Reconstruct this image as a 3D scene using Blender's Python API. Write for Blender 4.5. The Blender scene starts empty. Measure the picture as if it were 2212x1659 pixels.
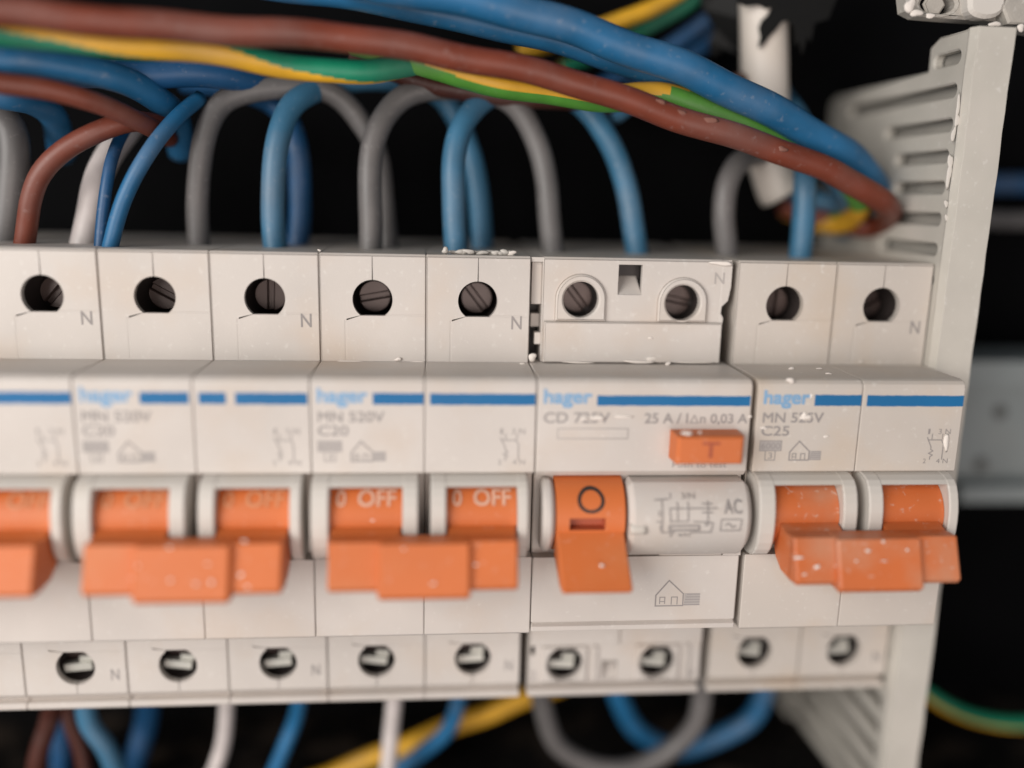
import bpy, math, random
from mathutils import Vector, Matrix
from mathutils.geometry import tessellate_polygon
random.seed(7)
scene = bpy.context.scene
COL = scene.collection
MM = 0.001                                     # everything below is written in millimetres

# ------------------------------------------------------------------ camera
FPX, CAM = 1884.995, Vector((53.964, -132.676, 49.4))
YAW, PITCH, ROLL = .091, .208, .024
def cam_axes():
    cy, sy, cp, sp = math.cos(YAW), math.sin(YAW), math.cos(PITCH), math.sin(PITCH)
    f = Vector((sy*cp, cy*cp, -sp)); r = Vector((cy, -sy, 0)); u = r.cross(f)
    c, s = math.cos(ROLL), math.sin(ROLL)
    return c*r + s*u, -s*r + c*u, f
RX, UX, FX = cam_axes()
cam_data = bpy.data.cameras.new('camera')
cam = bpy.data.objects.new('camera', cam_data); COL.objects.link(cam)
m = Matrix((RX, UX, -FX)).transposed().to_4x4(); m.translation = CAM*MM
cam.matrix_world = m
cam_data.sensor_width = 36; cam_data.lens = 36*FPX/2212
cam_data.clip_start = .005; cam_data.clip_end = 10
cam_data.dof.use_dof = True
cam_data.dof.focus_distance = .1462
cam_data.dof.aperture_fstop = 2.45
cam_data.dof.aperture_blades = 0
scene.camera = cam

# ------------------------------------------------------------------ light
world = bpy.data.worlds.new('World'); scene.world = world; world.use_nodes = True
bg = world.node_tree.nodes['Background']
bg.inputs[0].default_value = (.86, .93, 1, 1); bg.inputs[1].default_value = .175
def area(name, loc, target, size, power, color):
    l = bpy.data.lights.new(name, 'AREA'); l.shape = 'DISK'; l.size = size*MM; l.energy = power; l.color = color
    o = bpy.data.objects.new(name, l); COL.objects.link(o); o.location = Vector(loc)*MM
    o.rotation_euler = (Vector(target)-Vector(loc)).to_track_quat('-Z', 'Y').to_euler()
    return o
area('window_light', (-290, -345, 120), (50, 0, 0), 380, 2.75, (1, .965, .92))
area('room_light', (100, -450, -70), (70, 0, 0), 320, .92, (1, .875, .81))
vs = scene.view_settings
vs.view_transform = 'Standard'; vs.look = 'None'; vs.exposure = 0; vs.gamma = 1

# ------------------------------------------------------------------ materials
def mat(name, base, rough=.45, vary=.06, tint=None, tint_amt=.35, speck=0., speck_col=(.75, .72, .68),
        metal=0., bevel=.18, bump=.0, scale=45, spec=.5, coat=0.):
    """plastic / metal / insulation with uneven tone, wear tint and dust grains"""
    M = bpy.data.materials.new(name); M.use_nodes = True
    nt = M.node_tree; N = nt.nodes; L = nt.links
    P = N['Principled BSDF']
    P.inputs['Roughness'].default_value = rough; P.inputs['Metallic'].default_value = metal
    P.inputs['Specular IOR Level'].default_value = spec
    if coat: P.inputs['Coat Weight'].default_value = coat; P.inputs['Coat Roughness'].default_value = .25
    n1 = N.new('ShaderNodeTexNoise'); n1.inputs['Scale'].default_value = scale; n1.inputs['Detail'].default_value = 5
    ge = N.new('ShaderNodeNewGeometry'); vec = ge.outputs['Position']
    L.new(vec, n1.inputs['Vector'])
    def mix(a, b, fac_socket):
        mx = N.new('ShaderNodeMix'); mx.data_type = 'RGBA'
        L.new(fac_socket, mx.inputs[0])
        for i, v in ((6, a), (7, b)):
            if isinstance(v, tuple): mx.inputs[i].default_value = (*v, 1)
            else: L.new(v, mx.inputs[i])
        return mx.outputs[2]
    lo = tuple(c*(1-vary) for c in base); hi = tuple(min(1, c*(1+vary)) for c in base)
    r1 = N.new('ShaderNodeMapRange'); r1.inputs[1].default_value = .3; r1.inputs[2].default_value = .7
    L.new(n1.outputs['Fac'], r1.inputs[0])
    col = mix(lo, hi, r1.outputs[0])
    if tint:
        n2 = N.new('ShaderNodeTexNoise'); n2.inputs['Scale'].default_value = 70; n2.inputs['Detail'].default_value = 6
        mp = N.new('ShaderNodeMapping'); mp.inputs['Location'].default_value = (3, 1, 7)
        L.new(vec, mp.inputs['Vector']); L.new(mp.outputs[0], n2.inputs['Vector'])
        r2 = N.new('ShaderNodeMapRange'); r2.inputs[1].default_value = .5; r2.inputs[2].default_value = .75; r2.inputs[4].default_value = tint_amt
        L.new(n2.outputs['Fac'], r2.inputs[0]); col = mix(col, tint, r2.outputs[0])
    if speck:
        n3 = N.new('ShaderNodeTexNoise'); n3.inputs['Scale'].default_value = 900; n3.inputs['Detail'].default_value = 3
        L.new(vec, n3.inputs['Vector'])
        r3 = N.new('ShaderNodeMapRange'); r3.inputs[1].default_value = .62; r3.inputs[2].default_value = .74; r3.inputs[4].default_value = speck
        L.new(n3.outputs['Fac'], r3.inputs[0]); col = mix(col, speck_col, r3.outputs[0])
    L.new(col, P.inputs['Base Color'])
    rr = N.new('ShaderNodeMapRange'); rr.inputs[3].default_value = max(0, rough-.08); rr.inputs[4].default_value = min(1, rough+.12)
    L.new(n1.outputs['Fac'], rr.inputs[0]); L.new(rr.outputs[0], P.inputs['Roughness'])
    nrm = None
    if bevel:
        bv = N.new('ShaderNodeBevel'); bv.samples = 4; bv.inputs['Radius'].default_value = bevel*MM; nrm = bv.outputs[0]
    if bump:
        nb = N.new('ShaderNodeTexNoise'); nb.inputs['Scale'].default_value = 2500; nb.inputs['Detail'].default_value = 2
        L.new(vec, nb.inputs['Vector'])
        bp = N.new('ShaderNodeBump'); bp.inputs['Strength'].default_value = bump; bp.inputs['Distance'].default_value = .0001
        L.new(nb.outputs['Fac'], bp.inputs['Height'])
        if nrm: L.new(nrm, bp.inputs['Normal'])
        nrm = bp.outputs[0]
    if nrm: L.new(nrm, P.inputs['Normal'])
    return M

HOUSING = mat('housing_plastic', (.57, .52, .48), .48, .08, (.55, .45, .37), .65, .3, bump=.15)
HOUSING2 = mat('housing_plastic_yellowed', (.55, .495, .445), .5, .06, (.55, .43, .32), .65, .4, bump=.15)
SURROUND = mat('surround_plastic', (.575, .535, .49), .45, .04, (.60, .50, .38), .3, .2)
RECESS_SHADE = mat('recess_shade_brown', (.035, .027, .025), .5, .2)  # near-black brown: shade inside holes and gaps, put into the colour
ORANGE = mat('orange_plastic', (.60, .15, .036), .5, .07, (.55, .24, .11), .35, .22, (.66, .5, .42), bump=.08)
ORANGE_DUSTY = mat('orange_plastic_dusty', (.57, .14, .037), .45, .1, (.50, .30, .20), .7, .5, (.62, .48, .4), bump=.1)
DARKRED = mat('orange_recess', (.38, .075, .03), .5, .1)
INK = mat('grey_ink', (.30, .272, .262), .6, .15, bevel=0)
INK_PALE = mat('worn_grey_ink', (.39, .355, .335), .6, .15, bevel=0)
GREYPRINT = mat('pale_grey_print', (.41, .375, .355), .6, .1, bevel=0)
BLACKINK = mat('black_ink', (.03, .022, .02), .5, .1, bevel=0)
WHITEINK = mat('pale_ink', (.66, .40, .29), .6, .1, bevel=0)
BLUEINK = mat('blue_ink', (.001, .125, .315), .6, .08, (.004, .16, .37), .4, bevel=0)
LOGOINK = mat('pale_blue_ink', (.20, .36, .55), .5, .15, bevel=0)
PAINT = mat('white_paint', (.80, .73, .67), .5, .06, bevel=0)
ZINC = mat('zinc_screw', (.56, .55, .50), .4, .15, (.36, .30, .24), .4, metal=.35)
DARKSCREW = mat('browned_screw', (.07, .046, .04), .3, .3, metal=.3)
DUCT = mat('duct_plastic', (.54, .505, .45), .5, .06, (.60, .55, .50), .6, .35, bump=.15, scale=90)
INTERIOR_DARK = mat('interior_darkness', (.003, .003, .0034), .85, .3, bevel=0, spec=.05)  # back wall colour, near black to carry the darkness of the interior
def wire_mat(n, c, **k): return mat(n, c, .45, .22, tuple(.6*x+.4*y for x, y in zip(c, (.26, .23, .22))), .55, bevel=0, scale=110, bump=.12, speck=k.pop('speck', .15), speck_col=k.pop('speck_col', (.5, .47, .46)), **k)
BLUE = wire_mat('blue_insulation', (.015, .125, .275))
BLUE2 = wire_mat('deep_and_shaded_blue_insulation', (.008, .07, .18))  # deep blue wires, and the darkened tone of a shaded one
BLUE3 = wire_mat('light_blue_insulation', (.04, .145, .25))
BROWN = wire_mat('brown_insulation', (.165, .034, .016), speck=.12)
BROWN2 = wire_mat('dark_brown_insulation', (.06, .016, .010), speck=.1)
BROWN3 = wire_mat('rust_brown_insulation', (.165, .038, .02), speck=.1)
GREEN = wire_mat('green_insulation', (.075, .265, .03), speck=.05)
TEAL = wire_mat('teal_green_insulation', (.004, .20, .105), speck=.05)
YELLOW = wire_mat('yellow_insulation', (.70, .37, .02), speck=.05)
GREY = wire_mat('grey_insulation', (.125, .117, .115))
WHITE = wire_mat('white_insulation', (.62, .56, .54), speck=.1)
CREAM = mat('cream_conduit', (.66, .60, .54), .45, .06, (.6, .5, .4), .4, bevel=0)
TAPE = mat('black_tape', (.006, .006, .006), .5, .3, bevel=0, bump=.4, spec=.2)
PLASTER = mat('plaster', (.60, .56, .515), .65, .1, bevel=0)
PLASTERED = mat('plaster_smeared_metal', (.45, .415, .37), .6, .12, (.10, .10, .10), .75, .4, bump=.5, scale=120)
GREYBOX = mat('grey_module_plastic', (.26, .285, .285), .5, .12, (.32, .32, .30), .4, .2)

# ------------------------------------------------------------------ helpers
def at(x, y, Y):
    """point of depth Y (mm) seen at pixel (x, y) of a 2212 x 1659 picture"""
    v = RX*((x-1106)/FPX) - UX*((y-829.5)/FPX) + FX
    return CAM + v*((Y-CAM.y)/v.y)

class MB:
    def __init__(s): s.v = []; s.f = []; s.mi = []; s.sm = []
    def add(s, vs, fs, mi=0, smooth=False):
        b = len(s.v); s.v += [tuple(p) for p in vs]
        for f in fs: s.f.append(tuple(b+i for i in f)); s.mi.append(mi); s.sm.append(smooth)
    def box(s, x0, x1, y0, y1, z0, z1, mi=0):
        s.add([(x, y, z) for x in (x0, x1) for y in (y0, y1) for z in (z0, z1)],
              [(0, 1, 3, 2), (4, 6, 7, 5), (0, 4, 5, 1), (2, 3, 7, 6), (0, 2, 6, 4), (1, 5, 7, 3)], mi)
    def mesh(s, name, mats, angle=35):
        me = bpy.data.meshes.new(name)
        me.from_pydata([(x*MM, y*MM, z*MM) for x, y, z in s.v], [], s.f)
        for k in mats: me.materials.append(k)
        me.polygons.foreach_set('material_index', s.mi)
        me.polygons.foreach_set('use_smooth', s.sm)
        me.validate(); me.update()
        import bmesh
        bm = bmesh.new(); bm.from_mesh(me); bmesh.ops.recalc_face_normals(bm, faces=bm.faces); bm.to_mesh(me); bm.free()
        return me
def obj(name, me, parent=None, label=None):
    o = bpy.data.objects.new(name, me); COL.objects.link(o)
    if parent: o.parent = parent
    if label: o['label'] = label
    return o
def thing(name, label, cat, loc=(0, 0, 0), group=None):
    o = bpy.data.objects.new(name, None); COL.objects.link(o); o.location = Vector(loc)*MM
    o.empty_display_size = .01
    o['label'] = label; o['category'] = cat
    if group: o['group'] = group
    return o
def tag(o, label, cat, group=None):
    o['label'] = label; o['category'] = cat
    if group: o['group'] = group
    return o
def structure(o): o['kind'] = 'structure'; return o

def area2(P): return sum(P[i][0]*P[(i+1) % len(P)][1]-P[(i+1) % len(P)][0]*P[i][1] for i in range(len(P)))/2
def inset(P, d):
    """offset a closed polygon inwards by d"""
    s = 1 if area2(P) > 0 else -1
    out = []; n = len(P)
    for i in range(n):
        a, b, c = Vector(P[i-1]), Vector(P[i]), Vector(P[(i+1) % n])
        e1 = (b-a).normalized(); e2 = (c-b).normalized()
        n1 = Vector((-e1.y, e1.x))*s; n2 = Vector((-e2.y, e2.x))*s
        k = n1+n2; q = max(.3, k.dot(n1)) if k.length > 1e-6 else 1
        out.append(tuple(b + k*(d/q)))
    return out
def plate(mb, outer, holes, y0, y1, ch=0., mi=0, back=True):
    """polygon(s) in X-Z, front at y0 (towards the viewer), back at y1, front edges chamfered by ch"""
    loops = [outer]+list(holes)
    if ch:
        fl = [inset(outer, ch)]+[inset(h, -ch) for h in holes]
    else: fl = loops
    def cap(ls, y):
        tri = tessellate_polygon([[Vector((x, z, 0)) for x, z in l] for l in ls])
        mb.add([(x, y, z) for l in ls for x, z in l], tri, mi)
    cap(fl, y0)
    if back: cap(loops, y1)
    for l, f in zip(loops, fl):
        n = len(l); rings = ([f, l, l], [y0, y0+ch, y1]) if ch else ([l, l], [y0, y1])
        vv = [(p[0], y, p[1]) for r, y in zip(*rings) for p in r]
        mb.add(vv, [(k*n+i, k*n+(i+1) % n, (k+1)*n+(i+1) % n, (k+1)*n+i) for k in range(len(rings[0])-1) for i in range(n)], mi)
def shell(mb, x0, x1, prof, skip=(), ch=.22, mi=0):
    """closed Y-Z profile swept along X with chamfered ends; segments in skip are left open in the middle"""
    ip = inset(prof, ch); n = len(prof)
    cols = [(x0, ip), (x0+ch, prof), (x1-ch, prof), (x1, ip)]
    vv = [(x, p[0], p[1]) for x, P in cols for p in P]
    fs = []
    for k in range(3):
        for i in range(n):
            if k == 1 and i in skip: continue
            fs.append((k*n+i, k*n+(i+1) % n, (k+1)*n+(i+1) % n, (k+1)*n+i))
    mb.add(vv, fs, mi)
    for x in (x0, x1):
        mb.add([(x, p[0], p[1]) for p in ip], tessellate_polygon([[Vector((p[0], p[1], 0)) for p in ip]]), mi)
def sweep_x(mb, x0, x1, prof, ch=.2, mi=0): shell(mb, x0, x1, prof, (), ch, mi)
def arc(cx, cy, r, a0, a1, n):
    return [(cx+r*math.cos(math.radians(a0+(a1-a0)*i/n)), cy+r*math.sin(math.radians(a0+(a1-a0)*i/n))) for i in range(n+1)]
def circ(cx, cy, r, n=28): return arc(cx, cy, r, 0, 360, n)[:-1]
def well(mb, cx, cz, r, y0, y1, mi, n=24):
    """blind round well behind a screw hole"""
    c = circ(cx, cz, r, n)
    mb.add([(x, y, z) for y in (y0, y1) for x, z in c], [(i, (i+1) % n, n+(i+1) % n, n+i) for i in range(n)]+[tuple(range(n, 2*n))], mi, True)

_font = {}
def glyphs(text):
    if text not in _font:
        cu = bpy.data.curves.new('t', 'FONT'); cu.body = text; cu.resolution_u = 4
        o = bpy.data.objects.new('t', cu); COL.objects.link(o)
        dg = bpy.context.evaluated_depsgraph_get(); dg.update()
        me = o.evaluated_get(dg).to_mesh()
        _font[text] = ([tuple(v.co) for v in me.vertices], [tuple(p.vertices) for p in me.polygons])
        o.evaluated_get(dg).to_mesh_clear(); bpy.data.objects.remove(o); bpy.data.curves.remove(cu)
    return _font[text]
def put_text(mb, text, x0, x1, z0, z1, surf, mi=0, flip=False, fat=0.):
    """flat print: lettering stretched to the rectangle, laid on the surface surf(z) -> Y"""
    v, f = glyphs(text)
    xs = [p[0] for p in v]; ys = [p[1] for p in v]
    ax, bx, ay, by = min(xs), max(xs), min(ys), max(ys)
    out = []
    for p in v:
        u = (p[0]-ax)/(bx-ax); w = (p[1]-ay)/(by-ay)
        if flip: u, w = 1-u, 1-w
        z = z0+w*(z1-z0); out.append((x0+u*(x1-x0), surf(z)-.035, z))
    mb.add(out, f, mi)
    if fat:
        for dx, dz in ((fat, 0), (0, fat), (fat, fat)):
            mb.add([(a+dx, surf(c+dz)-.035-.004*(dx > 0)-.002*(dz > 0), c+dz) for a, b, c in out], f, mi)
def stroke(mb, pts, w, surf, mi=0, off=.04):
    for (xa, za), (xb, zb) in zip(pts, pts[1:]):
        d = Vector((xb-xa, zb-za)); L = d.length
        if L < 1e-6: continue
        d /= L; nx, nz = -d.y*w/2, d.x*w/2; ex, ez = d.x*w/2, d.y*w/2
        n = max(1, int(L/.8)); vs = []
        for i in range(n+1):
            t = i/n; x = xa-ex+(xb-xa+2*ex)*t; z = za-ez+(zb-za+2*ez)*t
            for s in (1, -1): vs.append((x+s*nx, surf(z+s*nz)-off-random.random()*.004, z+s*nz))
        mb.add(vs, [(2*i, 2*i+1, 2*i+3, 2*i+2) for i in range(n)], mi)
def ring(mb, cx, cz, r0, r1, surf, mi=0, n=28, sq=1.):
    vs = []
    for i in range(n):
        a = 2*math.pi*i/n
        for r in (r0, r1):
            z = cz+sq*r*math.sin(a); vs.append((cx+r*math.cos(a), surf(z)-.05, z))
    mb.add(vs, [(2*i, 2*i+1, (2*i+3) % (2*n), (2*i+2) % (2*n)) for i in range(n)], mi)
def blob(mb, x, y, z, rx, ry, rz, mi=0, n=9):
    vs = []; fs = []; n = 14; p1, p2 = random.uniform(0, 6.3), random.uniform(0, 6.3)
    for j in range(5):
        t = math.pi*j/4
        for i in range(n):
            a = 2*math.pi*i/n; k = 1+.22*math.sin(2*a+p1)+.14*math.sin(3*a+p2)
            vs.append((x+rx*k*math.sin(t)*math.cos(a), y-ry*math.cos(t), z+rz*k*math.sin(t)*math.sin(a)))
    for j in range(4):
        for i in range(n): fs.append((j*n+i, j*n+(i+1) % n, (j+1)*n+(i+1) % n, (j+1)*n+i))
    mb.add(vs, fs, mi, True)
def spline(P, step):
    out = []
    P = [P[0]*2-P[1]]+P+[P[-1]*2-P[-2]]
    for i in range(1, len(P)-2):
        a, b, c, d = P[i-1:i+3]; n = max(2, int((c-b).length/step))
        for k in range(n):
            t = k/n
            out.append(.5*((2*b)+(c-a)*t+(2*a-5*b+4*c-d)*t*t+(3*b-a-3*c+d)*t**3))
    out.append(P[-2]); return out
def tube(mb, P, r, sides=14, mis=None, step=1.2, wob=0.):
    """round insulation along a smooth path; mis(side, index) picks the material of a face; ends closed"""
    C = spline([Vector(p) for p in P], step); n = len(C)
    if wob:
        ph = [random.uniform(0, 6.3) for _ in range(6)]; k = step/6.5
        C = [c+Vector([wob*(math.sin(i*k+ph[a])+.6*math.sin(2.3*i*k+ph[a+3])) for a in range(3)]) for i, c in enumerate(C)]
    t = (C[1]-C[0]).normalized(); u = t.orthogonal().normalized()
    up = Vector((0, 0, 1)); u = (up-t*up.dot(t)).normalized() if abs(t.z) < .95 else u
    vs = []
    for i in range(n):
        tn = (C[min(i+1, n-1)]-C[max(i-1, 0)]).normalized()
        u = (u-tn*u.dot(tn)).normalized(); w = tn.cross(u)
        for s in range(sides):
            a = 2*math.pi*s/sides; vs.append(C[i]+(u*math.cos(a)+w*math.sin(a))*r)
    b = len(mb.v)
    for i in range(n-1):
        for s in range(sides):
            s2 = (s+1) % sides
            mb.f.append((b+i*sides+s, b+i*sides+s2, b+(i+1)*sides+s2, b+(i+1)*sides+s)); mb.mi.append(mis(s, i/(n-1)) if mis else 0); mb.sm.append(True)
    mb.v += [tuple(p) for p in vs]
    for o in (0, (n-1)*sides):
        mb.f.append(tuple(b+o+s for s in range(sides))); mb.mi.append(mis(0, 0) if mis else 0); mb.sm.append(False)

flat = lambda z: 0.
BC = (2.6, -.5)                                     # toggle axle, (Y, Z)
R_SUR, R_DRUM = 7.4, 5.9
def round_face(r): return lambda z: BC[0]-math.sqrt(max(.01, r*r-(z-BC[1])**2))

# ------------------------------------------------------------------ two-pole breaker: shared meshes
PROFILE = [(58, 40.2), (13.9, 40.2), (13.5, 39.8), (13.5, 22.2), (1.6, 22.2), (.75, 22.0), (.2, 21.5), (0, 20.8),
           (0, 6.9), (.5, 6.6), (2.8, 6.6), (2.8, -7.6), (0, -7.6), (0, -20.9), (.3, -21.2), (13.5, -21.3),
           (13.5, -38.3), (15.1, -39.9), (13.7, -39.95), (13.5, -40.2), (13.5, -41.0), (13.8, -41.3), (58, -41.3)]
SH_TOP, SH_BOT = 2, 15
def shoulder(mb, x0, x1, cx, cz, ztop, znose, sgn):
    """terminal face with its round screw hole, the slit up to the edge and the sunk flap between hole and nose"""
    R = 3.3; h = 2.62 if sgn > 0 else 2.95
    a = math.degrees(math.asin(h/R))
    fx = cx-4.3
    P = [(x0, znose), (x0, ztop), (cx-.035, ztop)]
    A = arc(0, 0, R, 91.2, 360-180-(-a)-0, 22)       # left side of the hole, top to lower left
    A = arc(0, 0, R, 91.3, 180+a*.80, 20)
    L = [(cx+p[0], cz+sgn*p[1]) for p in A]+[(cx-2.0, cz-sgn*h)]
    P += L+[(fx, cz-sgn*3.22), (fx, znose)]
    plate(mb, P, [], 13.5, 14.7, 0)
    B = [(cx+p[0], cz+sgn*p[1]) for p in arc(0, 0, R, -a, 88.7, 20)]
    Q = [(x1, cz-sgn*h)]+B+[(cx+.035, ztop), (x1, ztop)]
    plate(mb, Q, [], 13.5, 14.7, 0)
    plate(mb, [(fx-.3, znose), (fx-.3, cz-sgn*3.42), (fx+.1, cz-sgn*3.42), (cx-2.0, cz-sgn*(h+.03)), (cx+2.15, cz-sgn*(h+.03)), (cx+2.4, cz-sgn*(h-.25)), (x1, cz-sgn*(h-.25)), (x1, znose)], [], 13.51, 14.65, 0)
    well(mb, cx, cz, 3.7, 14.75, 27 if sgn > 0 else 18.6, 1)
def pole_mesh():
    mb = MB(); x0, x1 = .035, 17.465
    shell(mb, x0, x1, PROFILE, (SH_TOP, SH_BOT), .13)
    shoulder(mb, x0+.13, x1-.13, 8.65, 32.6, 39.8, 22.2, 1)
    shoulder(mb, x0+.13, x1-.13, 8.75, -33.1, -38.3, -21.3, -1)
    return mb.mesh('pole_body', [HOUSING, RECESS_SHADE])
def pole_mesh_yellowed():
    me = POLE.copy(); me.materials[0] = HOUSING2; return me
POLE = pole_mesh(); POLE_Y = pole_mesh_yellowed()

def surround_mesh(xa, xb, xc, xd, w):
    """rounded frame of one toggle: bar above and two cheeks"""
    mb = MB()
    A = [(.4, 6.75), (-1.0, 6.6), (-2.3, 6.1), (-3.1, 5.3), (-3.7, 4.2), (-4.15, 2.8), (-4.45, 1.2), (-4.55, -.5), (-4.5, -2.2), (-4.2, -3.9), (-3.6, -5.3), (-2.6, -6.4), (-1.2, -7.0), (.6, -7.3)]
    cheek = A+[(2.75, -7.3), (2.75, 6.7)]
    sweep_x(mb, xa, xb, cheek, .22); sweep_x(mb, xc, xd, cheek, .22)
    sweep_x(mb, xb-.4, xc+.4, [(.4, 6.7), (-1.0, 6.55), (-2.25, 6.05), (-2.9, 5.45), (2.75, 5.45), (2.75, 6.6)], .05)
    return mb.mesh('toggle_surround', [SURROUND])
SUR = [surround_mesh(.2, 2.95, 14.15, 16.6, 17.5), surround_mesh(18.45, 20.95, 32.05, 33.75, 17.5)]
def drum_mesh(xa, xb, mt):
    mb = MB()
    A = [(BC[0]-R_DRUM*math.cos(math.radians(t)), BC[1]+R_DRUM*math.sin(math.radians(t))) for t in [85-150*i/24 for i in range(25)]]
    n = len(A)
    mb.add([(x, p[0], p[1]) for x in (xa, xb) for p in A], [(i, i+1, n+i+1, n+i) for i in range(n-1)], 0, True)
    return mb.mesh('toggle_drum', [mt])
APT, APB = (-8.7, -1.2), (-11.2, -7.5)
def apron_y(z): return APT[0]+(APB[0]-APT[0])*(z-APT[1])/(APB[1]-APT[1])
def handle_mesh(mt, xl=3.35, xr=31.75):
    mb = MB()
    bar = [(-5.3, -1.45), APT, APB, (-10.6, -8.25), (-8.2, -8.6), (-5.3, -8.3)]
    sweep_x(mb, xl, xr, bar, .3)
    for xa, xb in ((xl-.2, 13.95), (21.15, xr+.1)):
        sweep_x(mb, xa+.12, xb-.12, [(-2.2, -.45), (-5.5, -1.42), (-8.3, -1.26), (-8.3, -8.3), (-5.0, -8.2), (-2.6, -6.9), (-1.6, -5.5)], .1)
    return mb.mesh('handle', [mt])
def tie_mesh(mt):
    mb = MB()
    sweep_x(mb, 10.75, 24.5, [(-6.0, -1.3), (APT[0]-1.2, APT[1]+.12), (APB[0]-1.3, APB[1]-.75), (APB[0]-.5, -9.1), (-6.6, -9.2)], .35)
    return mb.mesh('tie_bar', [mt])
DRUM = {k: [drum_mesh(3.0, 14.1, v), drum_mesh(21.0, 32.0, v)] for k, v in (('clean', ORANGE), ('dusty', ORANGE_DUSTY))}
HANDLE = {'clean': (handle_mesh(ORANGE), tie_mesh(ORANGE)), 'dusty': (handle_mesh(ORANGE_DUSTY, 4.3, 31.2), tie_mesh(ORANGE_DUSTY))}

def screw_mesh(mt, y, bar):
    """slotted screw head; bar: the clamp ridge that shows in the lower holes"""
    mb = MB(); r = 2.75
    for s in (1, -1):
        P = [(x, z*s) for x, z in arc(0, 0, r, 10, 170, 14)]
        plate(mb, P, [], y, y+2.2, .15)
    mb.box(-r+.2, r-.2, y+.8, y+2, -.55, .55)
    if bar: 
        mb.box(-2.8, 2.0, y-1.5, y-.02, -1.75, -.35, 1)
        mb.box(-.2, 2.2, y-.9, y-.02, -.35, .7, 1)
    return mb.mesh('terminal_screw', [mt, ZINC])
SCREW_T = screw_mesh(DARKSCREW, 19.0, False); SCREW_B = screw_mesh(DARKSCREW, 17.0, True)

def stripe_mesh(x0, x1, z0, z1, wear=0):
    mb = MB(); n = 24; vs = []
    for i in range(n+1):
        x = x0+(x1-x0)*i/n
        vs += [(x, -.04, z0+random.uniform(-.04, .04)), (x, -.04, z1+random.uniform(-.04, .04))]
    mb.add(vs, [(2*i, 2*i+2, 2*i+3, 2*i+1) for i in range(n)])
    return mb.mesh('blue_stripe', [BLUEINK])
def brand_mesh():
    mb = MB(); put_text(mb, 'hager', 1.0, 8.5, 17.45, 20.3, flat, 0, fat=.22)
    return mb.mesh('brand_lettering', [LOGOINK])
def text_mesh(items, mt, surf=flat, fat=.07):
    mb = MB()
    for t, x0, x1, z0, z1 in items: put_text(mb, t, x0, x1, z0, z1, surf, 0, fat=fat)
    return mb.mesh('lettering', [mt])
def rating_mesh():
    mb = MB()
    mb.add([(1.0, -.03, 10.4), (4.6, -.03, 10.4), (4.6, -.03, 12.05), (1.0, -.03, 12.05)], [(0, 1, 2, 3)], 1)
    stroke(mb, [(1.0, 10.4), (4.6, 10.4), (4.6, 12.05), (1.0, 12.05), (1.0, 10.4)], .14, flat)
    put_text(mb, '6000', 1.25, 4.4, 10.7, 11.75, flat)
    stroke(mb, [(2.0, 8.8), (3.65, 8.8), (3.65, 10.35)], .14, flat); stroke(mb, [(2.0, 10.35), (2.0, 8.8)], .14, flat)
    put_text(mb, '3', 2.5, 3.2, 9.05, 10.1, flat)
    return mb.mesh('rating_box', [INK, GREYPRINT])
def house_mesh(s=1., ox=0., oz=0.):
    mb = MB(); T = lambda L: [(ox+x*s, oz+z*s) for x, z in L]
    stroke(mb, T([(0, 0), (3.3, 0)]), .22, flat); stroke(mb, T([(0, 0), (0, 1.35), (1.5, 3.2), (3.3, 1.5), (3.3, 0)]), .22, flat)
    stroke(mb, T([(.5, .3), (.5, 1.1), (1.1, 1.1), (1.1, .3)]), .16, flat); stroke(mb, T([(.5, .55), (1.1, .55)]), .13, flat)
    stroke(mb, T([(1.9, .2), (1.9, 1.1), (2.6, 1.1), (2.6, .2)]), .16, flat)
    mb.add([(x, -.03, z) for x, z in T([(3.45, 0), (5.3, 0), (5.3, 1.55), (3.45, 1.55)])], [(0, 1, 2, 3)], 1)
    for i in range(5): stroke(mb, T([(3.4+i*.1, .1+i*.33), (5.3, .1+i*.33)]), .13, flat)
    return mb.mesh('house_symbol', [INK, GREYPRINT])
def diagram_mesh():
    mb = MB(); o = 29.0
    put_text(mb, '1', o+.4, o+.75, 13.2, 14.1, flat); put_text(mb, '3 N', o+2.2, o+4.3, 13.2, 14.1, flat)
    for x in (o+1.2, o+3.0): stroke(mb, [(x, 13.2), (x, 12.4)], .14, flat)
    stroke(mb, [(o+.4, 12.6), (o+1.2, 11.0), (o+1.2, 10.6), (o+1.6, 10.3), (o+.9, 9.9), (o+1.6, 9.6), (o+1.2, 9.3), (o+1.2, 8.9)], .16, flat)
    stroke(mb, [(o+.6, 12.2), (o+2.9, 12.2), (o+3.3, 11.4), (o+3.3, 8.9)], .16, flat)
    put_text(mb, '2', o+.1, o+.6, 8.2, 9.0, flat); put_text(mb, '4 N', o+2.4, o+4.4, 8.2, 9.0, flat)
    return mb.mesh('circuit_diagram', [INK])
WORN = [[stripe_mesh(9.7, 16.9, 17.95, 19.75)], [stripe_mesh(18.4, 22.4, 17.95, 19.7), stripe_mesh(23.8, 34.6, 17.9, 19.7)]]
BRAND, RATING, HOUSE, DIAGRAM = brand_mesh(), rating_mesh(), house_mesh(1., 6.1, 8.8), diagram_mesh()
STRIPE = [stripe_mesh(9.5, 17.35, 17.95, 19.75), stripe_mesh(18.3, 34.8, 17.9, 19.7)]
N_TOP = text_mesh([('N', 30.2, 31.7, 28.9, 31.1)], INK_PALE, lambda z: 13.66)
def n_mesh(x0, x1, z0, z1, y, mt=INK_PALE):
    mb = MB(); put_text(mb, 'N', x0, x1, z0, z1, lambda z: y, 0, fat=.05); return mb.mesh('lettering', [mt])
N_BOT = n_mesh(32.2, 33.6, -35.7, -33.6, 13.5, INK)
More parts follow.
